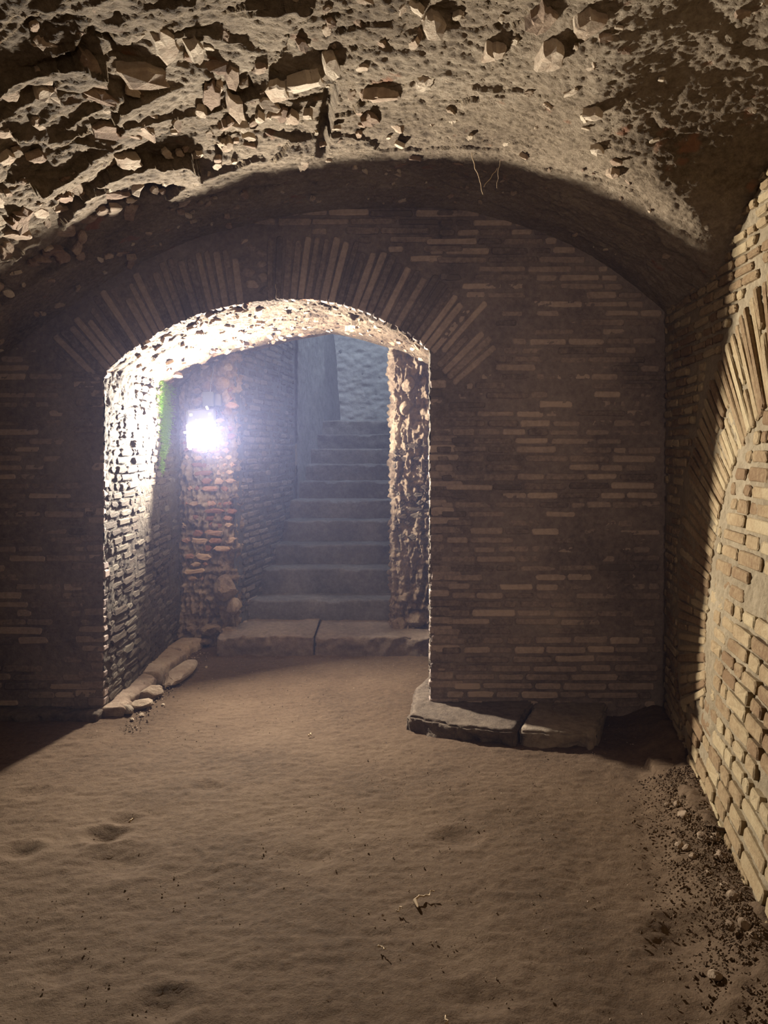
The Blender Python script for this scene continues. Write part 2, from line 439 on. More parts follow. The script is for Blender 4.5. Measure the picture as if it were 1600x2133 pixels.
vr = []
t = -24.0
while t < 95:
    ct, st = math.cos(math.radians(t)), math.sin(math.radians(t))
    segs = [(RI, RO)] if random.random() < 0.6 else [(RI, RI + random.uniform(.22, .36)), (None, RO)]
    prev = None
    for s0, s1 in segs:
        if s0 is None: s0 = prev + 0.012
        prev = s1
        rm = (s0 + s1) / 2; L = s1 - s0 - random.uniform(0.0, 0.02)
        yy, zz = RC[0] + ct * rm, RC[1] + st * rm
        p, x, y, z = frame_at(P_right, -yy, zz)
        xr = (x * (-ct) + z * st).normalized(); zr = xr.cross(y)
        vr.append((mat_from(p - y * random.uniform(0.001, 0.013), xr, y, zr), L, random.uniform(0.034, 0.042), 0.05))
    t += math.degrees(random.uniform(0.045, 0.050) / 1.30)
lay_bricks('arch_brick', vr, wall_right, M_rbrk, M_rbrkI, 298, worn=1.4)

# --- wall_left of the gallery, out of the frame to the left
wall_left = link('wall_left', grid_mesh('wall_left', np.linspace(-1.5, 4.6, 60), np.linspace(-0.2, 2.4, 40), lambda u, v: np.stack([np.full_like(u, -3.45), u, v], 1), H_back), M_mort, kind='structure')

# --- ceiling: rough cast vault
def P_ceil(u, v): return np.stack([u, v, ceil_z(u, v)], 1)
def smoothstep(a, b, x): t = np.clip((x - a) / (b - a), 0, 1); return t * t * (3 - 2 * t)
def H_ceil(u, v, p):
    wv = 0.05 * fbm(p, 5, 3, 61)
    c1, e1 = cells(u * 0.8, v * 1.25, 3.3, 7, wv * 1.4)
    c2, e2 = cells(u * 0.8, v * 1.2, 8.0, 9, wv)
    rag = smoothstep(0.9, -1.2, u) * smoothstep(4.3, 3.4, v) * (0.55 + 0.45 * smoothstep(-.3, .4, fbm(p, 1.1, 2, 77)))
    rag = 0.12 + 0.88 * rag
    back = smoothstep(4.5, 4.2, v)
    h = rag * (0.088 * c1 + 0.028 * c2 * smoothstep(-.3, .3, fbm(p, 1.7, 2, 71)))
    h = h + (0.004 + .005 * rag) * fbm(p, 9, 3, 63, 0.6) + 0.0035 * fbm(p, 38, 2, 65, 0.7) + 0.0045 * np.abs(vnoise(p, 70, 66)) + 0.003 * vnoise(p, 110, 68)
    # board print of the old centring: a straight edged groove
    gx = smoothstep(0.035, 0.015, np.abs(u + 0.24 + (v - 3.2) * 0.16)) * smoothstep(2.95, 3.0, v) * smoothstep(3.66, 3.58, v)
    h = h + 0.07 * gx
    return h * (0.25 + 0.75 * back)
us = np.linspace(-3.5, 1.95, 620)
vs = np.concatenate([np.linspace(-1.5, 1.8, 50), np.linspace(1.82, 4.56, 350)])
ceiling = link('ceiling', grid_mesh('ceiling', us, vs, P_ceil, H_ceil), M_ceil, kind='structure')
# caementa: broken stones and tile flakes sticking out of the vault
def slab_geo(sx, sy, th, seed, n=None):
    r = random.Random(seed); n = n or r.choice([4, 5, 5, 6, 7])
    an = sorted([(i + r.uniform(-.35, .35)) * 2 * math.pi / n for i in range(n)])
    out = []
    for i in range(n):
        a, b = an[i], an[(i + 1) % n] + (2 * math.pi if i == n - 1 else 0)
        ra = r.uniform(0.75, 1.15)
        out.append((math.cos(a) * ra, math.sin(a) * ra))
        m = (a + b) / 2; rm = r.uniform(0.68, 0.88); out.append((math.cos(m) * rm, math.sin(m) * rm))
    k = len(out); V = []
    for x, y in out: V.append((x * sx * 0.9, y * sy * 0.9, th))
    for x, y in out: V.append((x * sx + r.uniform(-.003, .003), y * sy + r.uniform(-.003, .003), -th * 0.35))
    for x, y in out: V.append((x * sx * .86, y * sy * .86, -th * 0.6 + r.uniform(-.10, .10) * th))
    V.append((0, 0, -th * 0.6 + r.uniform(-.25, .1) * th))
    Fs = []
    for q in range(2):
        for i in range(k):
            a, b = q * k + i, q * k + (i + 1) % k
            Fs.append((a, b, b + k)); Fs.append((a, b + k, a + k))
    for i in range(k): Fs.append((2 * k + i, 2 * k + (i + 1) % k, 3 * k))
    return np.array(V), np.array(Fs)
def ceil_frame(x, y, off=0.0):
    e = 0.02
    z = float(ceil_z(x, y)); zx = (float(ceil_z(x + e, y)) - float(ceil_z(x - e, y))) / (2 * e); zy = (float(ceil_z(x, y + e)) - float(ceil_z(x, y - e))) / (2 * e)
    n = Vector((zx, zy, -1)).normalized()
    return Vector((x, y, z)) + n * off, n
def ceil_px(px, py):
    dx, dz = (px - CX) / F, (HY - py) / F
    y = 0.8
    while y < 4.45:
        if HC + dz * y > float(ceil_z(dx * y, y)): break
        y += 0.01
    return dx * y, y
def place_slab(x, y, sx, sy, th, rot, tx, ty, off, seed, mesh=None):
    p, n = ceil_frame(x, y, off)
    q = (-n).to_track_quat('Z', 'Y')
    m = Matrix.Translation(p) @ q.to_matrix().to_4x4() @ Matrix.Rotation(rot, 4, 'Z') @ Matrix.Rotation(tx, 4, 'X') @ Matrix.Rotation(ty, 4, 'Y')
    return m
hero = [  # px, py, half width, half depth, thickness, rotation, tilt x, tilt y
    (632, 165, .10, .06, .030, 0.9, .25, .15), (575, 185, .09, .05, .022, 0.1, -.3, .1), (540, 128, .045, .03, .03, .5, .3, .2),
    (480, 150, .10, .035, .03, 0.1, .4, 0), (440, 190, .11, .045, .03, .3, -.45, .1), (490, 218, .12, .035, .025, 0, .35, 0),
    (225, 262, .12, .05, .03, -.35, .35, .1), (300, 262, .10, .04, .03, -.1, -.4, 0), (185, 140, .13, .04, .035, .05, .5, 0),
    (300, 150, .10, .06, .035, -.8, .4, 0), (205, 190, .10, .03, .03, -.5, .4, 0), (340, 80, .11, .05, .04, .1, .4, 0),
    (95, 185, .07, .03, .03, -.3, .3, 0), (800, 190, .055, .09, .03, .25, .2, .4), (770, 240, .06, .05, .03, .2, .3, 0),
    (905, 45, .08, .05, .035, -.3, -.4, .1), (1130, 28, .08, .05, .04, -.1, -.5, 0), (1225, 40, .06, .06, .04, .4, -.3, .2),
    (1150, 105, .09, .06, .05, 0, -.4, 0), (1030, 100, .06, .045, .03, .5, -.3, 0), (885, 160, .07, .04, .03, .2, -.4, 0),
    (1235, 230, .04, .04, .03, .6, -.3, 0), (1245, 305, .04, .03, .02, -.5, -.3, 0), (1280, 355, .035, .035, .025, .2, -.3, 0),
    (265, 330, .09, .045, .03, -.4, .3, 0), (75, 245, .06, .03, .03, .2, .4, 0), (405, 95, .08, .03, .04, .1, .5, 0),
    (690, 128, .09, .04, .03, -.25, .4, 0), (610, 240, .06, .03, .02, 0, -.3, 0), (540, 240, .04, .025, .02, 0, -.3, 0), (640, 232, .03, .025, .025, .2, -.3, 0)]
lib = {}
chips = []
for i, (px, py, sx, sy, th, rot, tx, ty) in enumerate(hero):
    x, y = ceil_px(px, py)
    V, Fq = slab_geo(sx, sy, th, 900 + i)
    o = link('vault_stone', mesh_np('vault_stone', V, Fq, False), M_cstone, ceiling)
    o.matrix_local = place_slab(x, y, sx, sy, th, rot, tx * .7, ty * .7, 0.012, i)
for k in range(12):
    V, Fq = slab_geo(1.0, 0.62, 0.38, 50 + k); lib[k] = mesh_np('vault_stone', V, Fq, False)
cnt = 0
for i in range(1500):
    x = random.uniform(-3.0, 1.75); y = random.uniform(1.9, 4.4)
    leftness = max(0.0, min(1.0, (0.9 - x) / 2.4))
    if random.random() > 0.16 + 0.50 * leftness: continue
    s = random.choice([.018, .022, .028, .035, .045]) * (0.7 + 0.75 * leftness)
    if y > 3.9: s *= 0.7
    m = place_slab(x, y, 1, 1, 1, random.uniform(-.8, .8), random.uniform(-.5, .5), random.uniform(-.3, .3), random.uniform(-0.010, 0.010), i)
    m = m @ Matrix.Diagonal((s * random.uniform(.9, 1.5), s, s * random.uniform(.8, 1.3), 1))
    px, py = px_of(m.to_translation())
    if s > 0.026 and cnt < 262 and -20 < px < 1620 and -20 < py < 600:
        o = link('vault_stone', lib[i % 12], M_cstone, ceiling); o.matrix_local = m; cnt += 1
    else: chips.append((i % 12, m))
AV, AF, off = [], [], 0
for k, m in chips:
    V, Fq = slab_geo(1.0, 0.62, 0.38, 50 + k)
    AV.append((np.c_[V, np.ones(len(V))] @ np.array(m).T)[:, :3]); AF.append(Fq + off); off += len(V)
link('stone_chips', mesh_np('stone_chips', np.vstack(AV), np.vstack(AF), False), M_cstoneI, ceiling, kind='stuff')

# --- floor: trodden earth with dents
def P_floor(u, v): return np.stack([u, v, np.zeros_like(u)], 1)
dents = [(110 * 2, 345 + 1400, .05, .03), (45, 1778, .045, .02), (250, 1800, .08, .02), (262, 1712, .04, .015), (345, 2095, .05, .02), (950, 1745, .06, .018), (1440, 1950, .09, .03), (65, 1655, .05, .012), (180, 1540, .06, .012), (430, 1645, .05, .01), (640, 1790, .06, .012), (130, 2020, .05, .012), (1000, 2080, .05, .015)]
def floor_px(px, py, z=0.0):
    y = F * (HC - z) / (py - HY); return ((px - CX) / F * y, y)
def H_floor(u, v, p):
    h = 0.018 * fbm(p, 0.9, 3, 81) + 0.0032 * fbm(p, 5, 3, 83, 0.6) + 0.0026 * fbm(p * np.array([1, 1.6, 1]), 22, 4, 86, 0.7)
    for px, py, r, d in dents:
        x0, y0 = floor_px(px, py)
        q = ((u - x0) / (r * 1.3)) ** 2 + ((v - y0) / r) ** 2
        h = h - d * np.exp(-q) + d * 0.25 * np.exp(-(np.sqrt(q) - 1.7) ** 2 * 4)
    # earth banks up along the right wall
    d = rw_x(v, 0.0) - u
    h = h + 0.075 * smoothstep(0.30, 0.02, d) + 0.02 * smoothstep(0.45, 0.0, d) * fbm(p, 7, 3, 88)
    return h
us = np.linspace(-3.5, 1.85, 430)
vs = np.concatenate([np.linspace(-1.5, 1.7, 50), np.linspace(1.72, 6.45, 470)])
floor = link('floor', grid_mesh('floor', us, vs, P_floor, H_floor), M_dirt, kind='structure')
def grit(name, n, gen, smin, smax, mat, parent, seed, **pr):
    r = random.Random(seed); AV, AF, off = [], [], 0
    base = np.array([(1, 0, 0), (0, 1, 0), (-1, 0, 0), (0, -1, 0), (0, 0, .8), (0, 0, -.8)], float)
    fc = np.array([(0, 1, 4), (1, 2, 4), (2, 3, 4), (3, 0, 4), (1, 0, 5), (2, 1, 5), (3, 2, 5), (0, 3, 5)])
    for _ in range(n):
        x, y, z = gen(r); s = r.uniform(smin, smax) * r.uniform(.5, 1)
        V = base * s * np.array([[r.uniform(.6, 1.3)] for _ in range(6)]); a = r.uniform(0, 6.28)
        R = np.array([[math.cos(a), -math.sin(a), 0], [math.sin(a), math.cos(a), 0], [0, 0, 1]])
        AV.append(V @ R.T + (x, y, z)); AF.append(fc + off); off += 6
    return link(name, mesh_np(name, np.vstack(AV), np.vstack(AF), False), mat, parent, **pr)
M_grit = rock_mat('grit', [(0.10, 0.068, 0.045), (0.18, 0.125, 0.082), (0.30, 0.225, 0.155)], 5, 40, 0.5, rand='island', vary=0.4)
grit('gravel', 2600, lambda r: (r.uniform(-2.6, 1.6), r.uniform(1.9, 6.0), 0.004), 0.002, 0.006, M_grit, None, 3, kind='stuff', label='fine gravel and crumbs scattered over the earth floor', category='gravel')

# --- archway passage: soffit, left wall, right wall
def P_soff(u, v):                            # u across 0..1, v depth 0..1
    a = np.linspace(0, 1, 80)
    fx = np.interp(u, a, np.interp(a, (FX - FX[0]) / (FX[-1] - FX[0]), FX)); fz = np.interp(fx, FX, FZ)
    bx = BX_[0] + u * (BX_[-1] - BX_[0]); bz = np.interp(bx, BX_, BZ_)
    return np.stack([fx + v * (bx - fx), YB + v * (YP + 0.02 - YB), fz + v * (bz - fz)], 1)
def H_soff(u, v, p):
    s = p[:, 0]; wv = 0.03 * fbm(p, 6, 2, 101)
    c1, e1 = cells(s, p[:, 1], 6.0, 21, wv); c2, e2 = cells(s, p[:, 1], 16, 22, wv)
    edge = smoothstep(0, 0.02, v)
    m = 0.35 + 0.65 * smoothstep(-.2, .5, fbm(p, 2.0, 2, 104))
    return -(m * (0.036 * c1 + 0.009 * c2) * (0.3 + .7 * edge) + 0.008 * fbm(p, 18, 4, 105, 0.6) + 0.004 * np.abs(fbm(p, 60, 2, 107)) - 0.004)
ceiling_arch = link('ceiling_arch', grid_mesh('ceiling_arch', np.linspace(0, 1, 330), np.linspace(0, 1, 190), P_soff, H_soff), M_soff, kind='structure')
for i in range(170):
    u = random.uniform(0.03, 0.97); v = random.uniform(0.01, 0.98)
    s = random.choice([.018, .025, .032, .045]) * (0.8 if u > .5 else 1.1)
    if u > 0.55 and random.random() < .4: continue
    p = P_soff(np.array([u]), np.array([v]))[0]
    p2 = P_soff(np.array([u + .01]), np.array([v]))[0]; p3 = P_soff(np.array([u]), np.array([v + .01]))[0]
    n = Vector(np.cross(p2 - p, p3 - p)).normalized()       # points up out of the passage
    if n.z < 0: n = -n
    m = Matrix.Translation(Vector(p) - n * random.uniform(-.006, .012)) @ n.to_track_quat('Z', 'Y').to_matrix().to_4x4() @ Matrix.Rotation(random.uniform(-.7, .7), 4, 'Z') @ Matrix.Rotation(random.uniform(-.5, .5), 4, 'X') @ Matrix.Rotation(random.uniform(-.4, .4), 4, 'Y') @ Matrix.Diagonal((s * 1.3, s, s, 1))
    o = link('vault_stone', lib[i % 12], M_cstone, ceiling_arch); o.matrix_local = m

wall_passage_left = link('wall_passage_left', None, kind='structure')
def P_jl(u, v):                              # u = Y, v = Z, faces +X
    return np.stack([XL + (u - YB) / (YP - YB) * 0.03 + 0.02 * np.sin((u - YB) * 3) + 0.0 * v, u, v], 1)
def H_jl(u, v, p): return 0.006 * fbm(p, 12, 4, 121, .6) + 0.004 * fbm(p, 50, 2, 125) + 0.008 * fbm(p, 2.5, 2, 127) - 0.001
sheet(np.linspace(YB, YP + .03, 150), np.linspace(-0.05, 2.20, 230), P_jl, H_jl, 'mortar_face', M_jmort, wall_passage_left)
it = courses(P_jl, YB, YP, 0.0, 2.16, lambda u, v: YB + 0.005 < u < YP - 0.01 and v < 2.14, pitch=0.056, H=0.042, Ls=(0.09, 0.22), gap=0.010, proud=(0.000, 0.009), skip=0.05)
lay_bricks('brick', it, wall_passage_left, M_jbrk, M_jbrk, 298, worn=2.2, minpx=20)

wall_passage_right = link('wall_passage_right', None, kind='structure')
def P_jr(u, v):                              # u = -Y, v = Z, faces -X
    y = -u; d = (y - YB)
    return np.stack([XR + np.clip(d - 0.04, 0, 9) * 0.085, y, v], 1)
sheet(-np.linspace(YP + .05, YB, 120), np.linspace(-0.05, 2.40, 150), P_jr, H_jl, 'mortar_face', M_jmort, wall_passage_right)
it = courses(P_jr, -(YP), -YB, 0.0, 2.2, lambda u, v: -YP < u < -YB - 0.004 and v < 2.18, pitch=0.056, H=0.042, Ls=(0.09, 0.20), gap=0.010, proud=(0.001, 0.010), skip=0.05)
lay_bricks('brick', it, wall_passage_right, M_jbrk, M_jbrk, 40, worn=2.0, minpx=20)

# --- piers: worn brick and concrete stumps either side of the stairs
def pier(name, x0, x1, y0, y1, z1, seed, mat, bulge):
    """one rounded column surface: front and both sides"""
    def P(u, v):
        w_, d_ = x1 - x0, y1 - y0; r = 0.045
        per = d_ + w_ + d_; s = u * per
        x = np.where(s < d_, x0, np.where(s < d_ + w_, x0 + (s - d_), x1)); y = np.where(s < d_, y1 - s, np.where(s < d_ + w_, y0, y0 + (s - d_ - w_)))
        e0 = np.exp(-((s - d_) / r) ** 2); e1 = np.exp(-((s - d_ - w_) / r) ** 2)
        x = x + r * .35 * e0 - r * .35 * e1; y = y + r * .35 * (e0 + e1)
        b = bulge(v)
        return np.stack([x + (x - (x0 + x1) / 2) * b, y - b * 0.18, v], 1)
    def H(u, v, p):
        wv = 0.03 * fbm(p, 7, 2, seed)
        c, e = cells(u * 2.0 + p[:, 0] * 3, v * 1.2, 6.0, seed, wv); c2, e2 = cells(u * 3, v, 17.0, seed + 1, wv)
        cour = np.sin(v / 0.06 * 2 * np.pi) * 0.005
        return 0.045 * c + 0.018 * c2 + 0.012 * fbm(p, 16, 4, seed + 2, .6) + 0.006 * fbm(p, 55, 2, seed + 4) + cour
    me = grid_mesh(name, np.linspace(0, 1, 150), np.linspace(-0.05, z1, 330), P, H)
    o = link(name, me, mat, kind='structure')
    return o, P
X_PL1 = atb(490, 0, YP)[0]
pier_l, PPl = pier('wall_pier_left', -1.72, X_PL1, YP, YP + 0.32, 2.62, 201, M_pier, lambda z: 0.16 * np.exp(-((z - 0.05) / 0.22) ** 2) + 0.0 * z)
X_PR0 = atb(817, 0, YP)[0]
pier_r, PPr = pier('wall_pier_right', X_PR0, 0.62, YP, YP + 0.32, 2.62, 231, M_pier, lambda z: 0.04 * np.exp(-((z - 0.05) / 0.25) ** 2) + 0.0 * z)
def P_pf(u, v): return np.stack([u, np.full_like(u, YP - 0.005), v], 1)
random.seed(5)
it = courses(P_pf, -1.66, X_PL1 + 0.01, 0.52, 2.16, lambda u, v: -1.67 < u < X_PL1 + 0.015 and not (u > -1.42 and v < 0.75) and not (u < -1.35 and v > 1.95), pitch=0.062, H=0.042, Ls=(0.08, 0.20), gap=0.014, proud=(-0.004, 0.034), skip=0.15, D=0.08, tilt=0.05)
lay_bricks('brick', it, pier_l, M_pbrk, M_pbrk, 200, worn=2.4, minpx=10)
it = courses(P_pf, X_PR0 - .01, 0.40, 0.75, 1.72, lambda u, v: X_PR0 - 0.01 < u < 0.42, pitch=0.058, H=0.040, Ls=(0.06, 0.15), gap=0.012, proud=(0.0, 0.034), skip=0.22, D=0.08, tilt=0.05)
lay_bricks('brick', it, pier_r, M_jbrk, M_jbrk, 200, worn=2.4, minpx=10)
# large stones built into the head of the left pier, lumps at the pier feet
def stone_at(px, py, Y, sx, sy, sz, seed, mat, parent, name='stone', sub=3):
    x, z = atb(px, py, Y); o = link(name, rock_geo(sx, sy, sz, seed, sub), mat, parent); o.location = (x, Y, z)
    o.rotation_euler = (random.uniform(-.2, .2), random.uniform(-.15, .15), random.uniform(-.3, .3)); return o
for i, (px, py, sx, sz) in enumerate([(432, 808, .055, .055), (462, 800, .065, .06), (472, 825, .04, .075), (410, 815, .06, .026), (412, 838, .05, .05), (476, 765, .04, .035), (474, 858, .04, .05), (478, 785, .035, .025)]):
    stone_at(px, py, YP - 0.01, sx, .05, sz, 70 + i, M_cstone, pier_l)
for i, (px, py, sx, sz) in enumerate([(470, 1225, .10, .11), (488, 1262, .07, .07), (440, 1312, .09, .05), (478, 1318, .10, .06), (425, 1335, .07, .035)]):
    stone_at(px, py, YP - 0.05, sx, .10, sz, 90 + i, M_pier, pier_l, 'concrete_lump')
for i, (px, py, sx, sz) in enumerate([(835, 1300, .08, .07), (870, 1290, .09, .08), (845, 1245, .06, .06), (868, 1340, .10, .04), (850, 800, .06, .07), (845, 850, .05, .06)]):
    stone_at(px, py, YP - 0.0, sx, .07, sz, 110 + i, M_pier, pier_r, 'concrete_lump')

# --- staircase
staircase = link('stone_staircase', None, label='worn grey stone staircase rising between brick walls behind the arch', category='staircase')
def block(x0, x1, y0, y1, z0, z1, seed, name, mat, parent, rough=1.0, nx=60, chip=1.0, **pr):
    """a worn stone block: front, top and ends as one rounded surface"""
    Wd = x1 - x0
    prof = []                                  # profile from bottom front up and over to the back
    h, d = z1 - z0, y1 - y0; r = min(0.018, h * .3, d * .3)
    for k in range(9): prof.append((y0, z0 + (h - r) * k / 8))
    for k in range(1, 7):
        a_ = k / 6 * math.pi / 2; prof.append((y0 + r - r * math.cos(a_), z1 - r + r * math.sin(a_)))
    for k in range(1, 11): prof.append((y0 + r + (d - r) * k / 10, z1))
    prof = np.array(prof); m_ = len(prof)
    xs = np.concatenate([[x0 + .004], np.linspace(x0, x1, nx), [x1 - .004]])
    V = np.zeros((len(xs), m_, 3)); V[:, :, 0] = xs[:, None]; V[:, :, 1] = prof[None, :, 0]; V[:, :, 2] = prof[None, :, 1]
    p = V.reshape(-1, 3)
    top = smoothstep(z0, z1, p[:, 2])
    n1 = fbm(p, 3.0, 3, seed); n2 = fbm(p, 20, 3, seed + 3)
    p = p.copy()
    p[:, 1] += (0.012 * n1 + 0.006 * n2) * rough + 0.02 * chip * top * smoothstep(.25, .8, fbm(p, 8, 3, seed + 5))
    p[:, 2] += (0.006 * fbm(p, 5, 3, seed + 7) + 0.003 * n2) * rough - 0.016 * chip * top * smoothstep(.3, .8, fbm(p, 7, 3, seed + 9)) * (p[:, 1] < y0 + .05)
    Vg = p.reshape(len(xs), m_, 3)
    for e, s in ((0, 1), (-1, -1)):            # end caps fall back to an inner line
        Vg[e, :, 1] = Vg[e + s, :, 1]; Vg[e, :, 2] = Vg[e + s, :, 2]
    a_ = (np.arange(len(xs) - 1)[:, None] * m_ + np.arange(m_ - 1)[None, :]).ravel()
    f = np.stack([a_, a_ + m_, a_ + m_ + 1, a_ + 1], 1)
    V2 = Vg.reshape(-1, 3).tolist(); F2 = [tuple(q) for q in f]
    bm = bmesh.new(); vv = [bm.verts.new(c) for c in V2]
    for q in F2: bm.faces.new([vv[i] for i in q])
    cb = []
    for e in (0, len(xs) - 1):                 # close the ends
        ring_ = [vv[e * m_ + j] for j in range(m_)]
        b = bm.verts.new((V2[e * m_][0], y1, z0)); 
        for j in range(m_ - 1): bm.faces.new([ring_[j], ring_[j + 1], b] if e == 0 else [ring_[j + 1], ring_[j], b])
        cb.append(b)
    for f_ in bm.faces: f_.smooth = True
    bmesh.ops.recalc_face_normals(bm, faces=bm.faces)
    me = bpy.data.meshes.new(name); bm.to_mesh(me); bm.free()
    return link(name, me, mat, parent, **pr)
ys = [5.78, 6.38] + [6.38 + 0.3 * k for k in range(1, 10)]
py_edge = [1327, 1250, 1185, 1135, 1085, 1042, 1003, 967, 935, 905, 876]
zs = [HC - (p_ - HY) / F * y_ for p_, y_ in zip(py_edge, ys)]
def stair_left(y): return float(np.interp(y, [6.1, 6.38, 7.0, 7.9, 9.08, 10], [-1.24, -1.17, -1.03, -.93, -.78, -.74]))
# threshold of two blocks
xa, xm, xb = atb(452, 0, ys[0])[0], atb(655, 0, ys[0])[0], atb(900, 0, ys[0])[0]
block(xa, xm - 0.004, ys[0], 6.40, -0.02, zs[0], 301, 'threshold_stone', M_thr, staircase, 1.6, 60, 1.5)
block(xm + 0.004, xb, ys[0] + 0.01, 6.40, -0.02, zs[0] - .003, 302, 'threshold_stone', M_thr, staircase, 1.1, 60, .8)
for k in range(1, 11):
    y0 = ys[k]; x0 = stair_left(y0) - 0.08
    y1 = ys[k + 1] + 0.02 if k < 10 else 10.3
    block(x0, 0.75, y0, y1, zs[k - 1] - 0.03, zs[k], 310 + k, 'step', M_step, staircase, 1.0, 90, 1.0)
# stair side walls
wall_stair_left = link('wall_stair_left', None, kind='structure')
def P_sl(u, v): return np.stack([np.interp(u, [6.1, 6.38, 7.0, 7.9, 9.08, 10], [-1.24, -1.17, -1.03, -.93, -.78, -.74]), u, v], 1)
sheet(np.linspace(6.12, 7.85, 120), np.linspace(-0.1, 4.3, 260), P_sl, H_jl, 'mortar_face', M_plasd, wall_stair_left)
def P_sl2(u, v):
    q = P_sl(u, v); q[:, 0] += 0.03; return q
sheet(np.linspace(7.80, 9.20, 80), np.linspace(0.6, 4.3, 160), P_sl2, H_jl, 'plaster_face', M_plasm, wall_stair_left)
M_sbrk = rock_mat('stair_brick', [(0.10, 0.09, 0.085), (0.16, 0.145, 0.135), (0.24, 0.21, 0.19)], 2.5, 45, 0.6, rand='object', vary=0.4, bump_d=0.008)
it = courses(P_sl, 6.2, 7.8, 0.1, 3.1, lambda u, v: 6.2 < u < 7.78 and v > (u - 6.2) * 0.6, pitch=0.058, H=0.042, Ls=(0.10, 0.24), gap=0.012, proud=(0.002, 0.014), skip=0.05)
lay_bricks('brick', it, wall_stair_left, M_sbrk, M_sbrk, 298, worn=1.6, minpx=12)
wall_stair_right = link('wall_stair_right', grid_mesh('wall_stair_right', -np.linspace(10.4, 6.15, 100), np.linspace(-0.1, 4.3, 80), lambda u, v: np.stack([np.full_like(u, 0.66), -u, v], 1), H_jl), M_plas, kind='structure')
# leaning dark jamb at the head of the stairs, then the end wall
def P_dk(u, v):
    xa_, xb_ = -0.80, -0.575
    lean = (v - 1.98) * -0.075
    x = xa_ + (xb_ - xa_) * u + lean; y = 9.15 + (0.85) * u
    return np.stack([x, y, v], 1)
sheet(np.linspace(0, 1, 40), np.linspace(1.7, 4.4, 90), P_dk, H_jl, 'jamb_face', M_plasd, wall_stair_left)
wall_stair_back = link('wall_stair_back', grid_mesh('wall_stair_back', np.linspace(-1.4, 0.9, 130), np.linspace(1.7, 4.4, 150), lambda u, v: np.stack([u, np.full_like(u, 9.98), v], 1), lambda u, v, p: 0.014 * fbm(p * np.array([1, 1, 2.2]), 9, 4, 141, .6) + .006 * fbm(p, 40, 2, 144)), M_plas, kind='structure')
# masonry between the arch soffit and the stairwell (keeps the passage closed above)
def P_hd(u, v): return np.stack([u, np.full_like(u, YP + 0.32), np.interp(u, BX_, BZ_) + 0.03 + v * 1.6], 1)
wall_stair_head = link('wall_stair_front', grid_mesh('wall_stair_front', np.linspace(-1.9, 0.8, 40), np.linspace(0, 1, 10), P_hd, lambda u, v, p: 0 * u), M_pier, kind='structure')

# ------------------------------------------------------------------ plinths and curbs
random.seed(21)
def curb(name, pts, wdt, hgt, seed, mat, n=80, rnd=0.36, rough=1.5, **pr):
    """a worn stone course laid along a floor line: rounded top, irregular front"""
    pts = [Vector(p) for p in pts]; m_ = 14; V = []
    tot = [0.0]
    for a_, b_ in zip(pts, pts[1:]): tot.append(tot[-1] + (b_ - a_).length)
    for i in range(n):
        s = tot[-1] * i / (n - 1); k = max(j for j in range(len(tot)) if tot[j] <= s + 1e-9); k = min(k, len(pts) - 2)
        f_ = (s - tot[k]) / max(1e-6, tot[k + 1] - tot[k]); c = pts[k].lerp(pts[k + 1], f_); t_ = (pts[k + 1] - pts[k]).normalized(); nn = Vector((t_.y, -t_.x, 0))
        end = min(1, min(i, n - 1 - i) / 2.0 + 0.82)
        for j in range(m_):
            a_ = math.pi * j / (m_ - 1); cx_, cz_ = math.cos(a_), math.sin(a_)
            cx_ = math.copysign(abs(cx_) ** rnd, cx_); cz_ = abs(cz_) ** rnd
            V.append(c + nn * (cx_ * wdt / 2 * (0.9 + .1 * end)) + Vector((0, 0, cz_ * hgt * end - 0.02)))
    V = np.array([tuple(v) for v in V])
    d = rough * (0.018 * fbm(V, 6, 3, seed) + 0.007 * fbm(V, 28, 3, seed + 3))
    V = V + np.stack([d, d * .6, d * .5], 1)
    a_ = (np.arange(n - 1)[:, None] * m_ + np.arange(m_ - 1)[None, :]).ravel()
    f = np.stack([a_, a_ + m_, a_ + m_ + 1, a_ + 1], 1)
    bm = bmesh.new(); vv = [bm.verts.new(c) for c in V]
    for q in f: bm.faces.new([vv[i] for i in q])
    for e in (0, n - 1): bm.faces.new([vv[e * m_ + j] for j in range(m_)])
    bmesh.ops.recalc_face_normals(bm, faces=bm.faces)
    for q in bm.faces: q.smooth = True
    me = bpy.data.meshes.new(name); bm.to_mesh(me); bm.free()
    return link(name, me, mat, **pr)
# along the left wall of the passage
trim_1 = link('trim_1', None, kind='structure')
curb('curb_stone', [(-1.645, 4.46, 0), (-1.63, 5.06, 0)], 0.15, 0.085, 501, M_curb, parent=trim_1)
curb('curb_stone', [(-1.63, 5.08, 0), (-1.60, 5.70, 0)], 0.20, 0.105, 505, M_curb, parent=trim_1)
curb('curb_stone', [(-1.62, 5.72, 0), (-1.58, 6.02, 0)], 0.20, 0.10, 509, M_curb, parent=trim_1)
# along the foot of the back wall, left
trim_2 = link('trim_2', None, kind='structure')
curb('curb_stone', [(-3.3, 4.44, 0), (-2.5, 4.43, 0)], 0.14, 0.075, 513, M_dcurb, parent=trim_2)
curb('curb_stone', [(-2.48, 4.43, 0), (-1.70, 4.44, 0)], 0.15, 0.07, 517, M_dcurb, parent=trim_2)
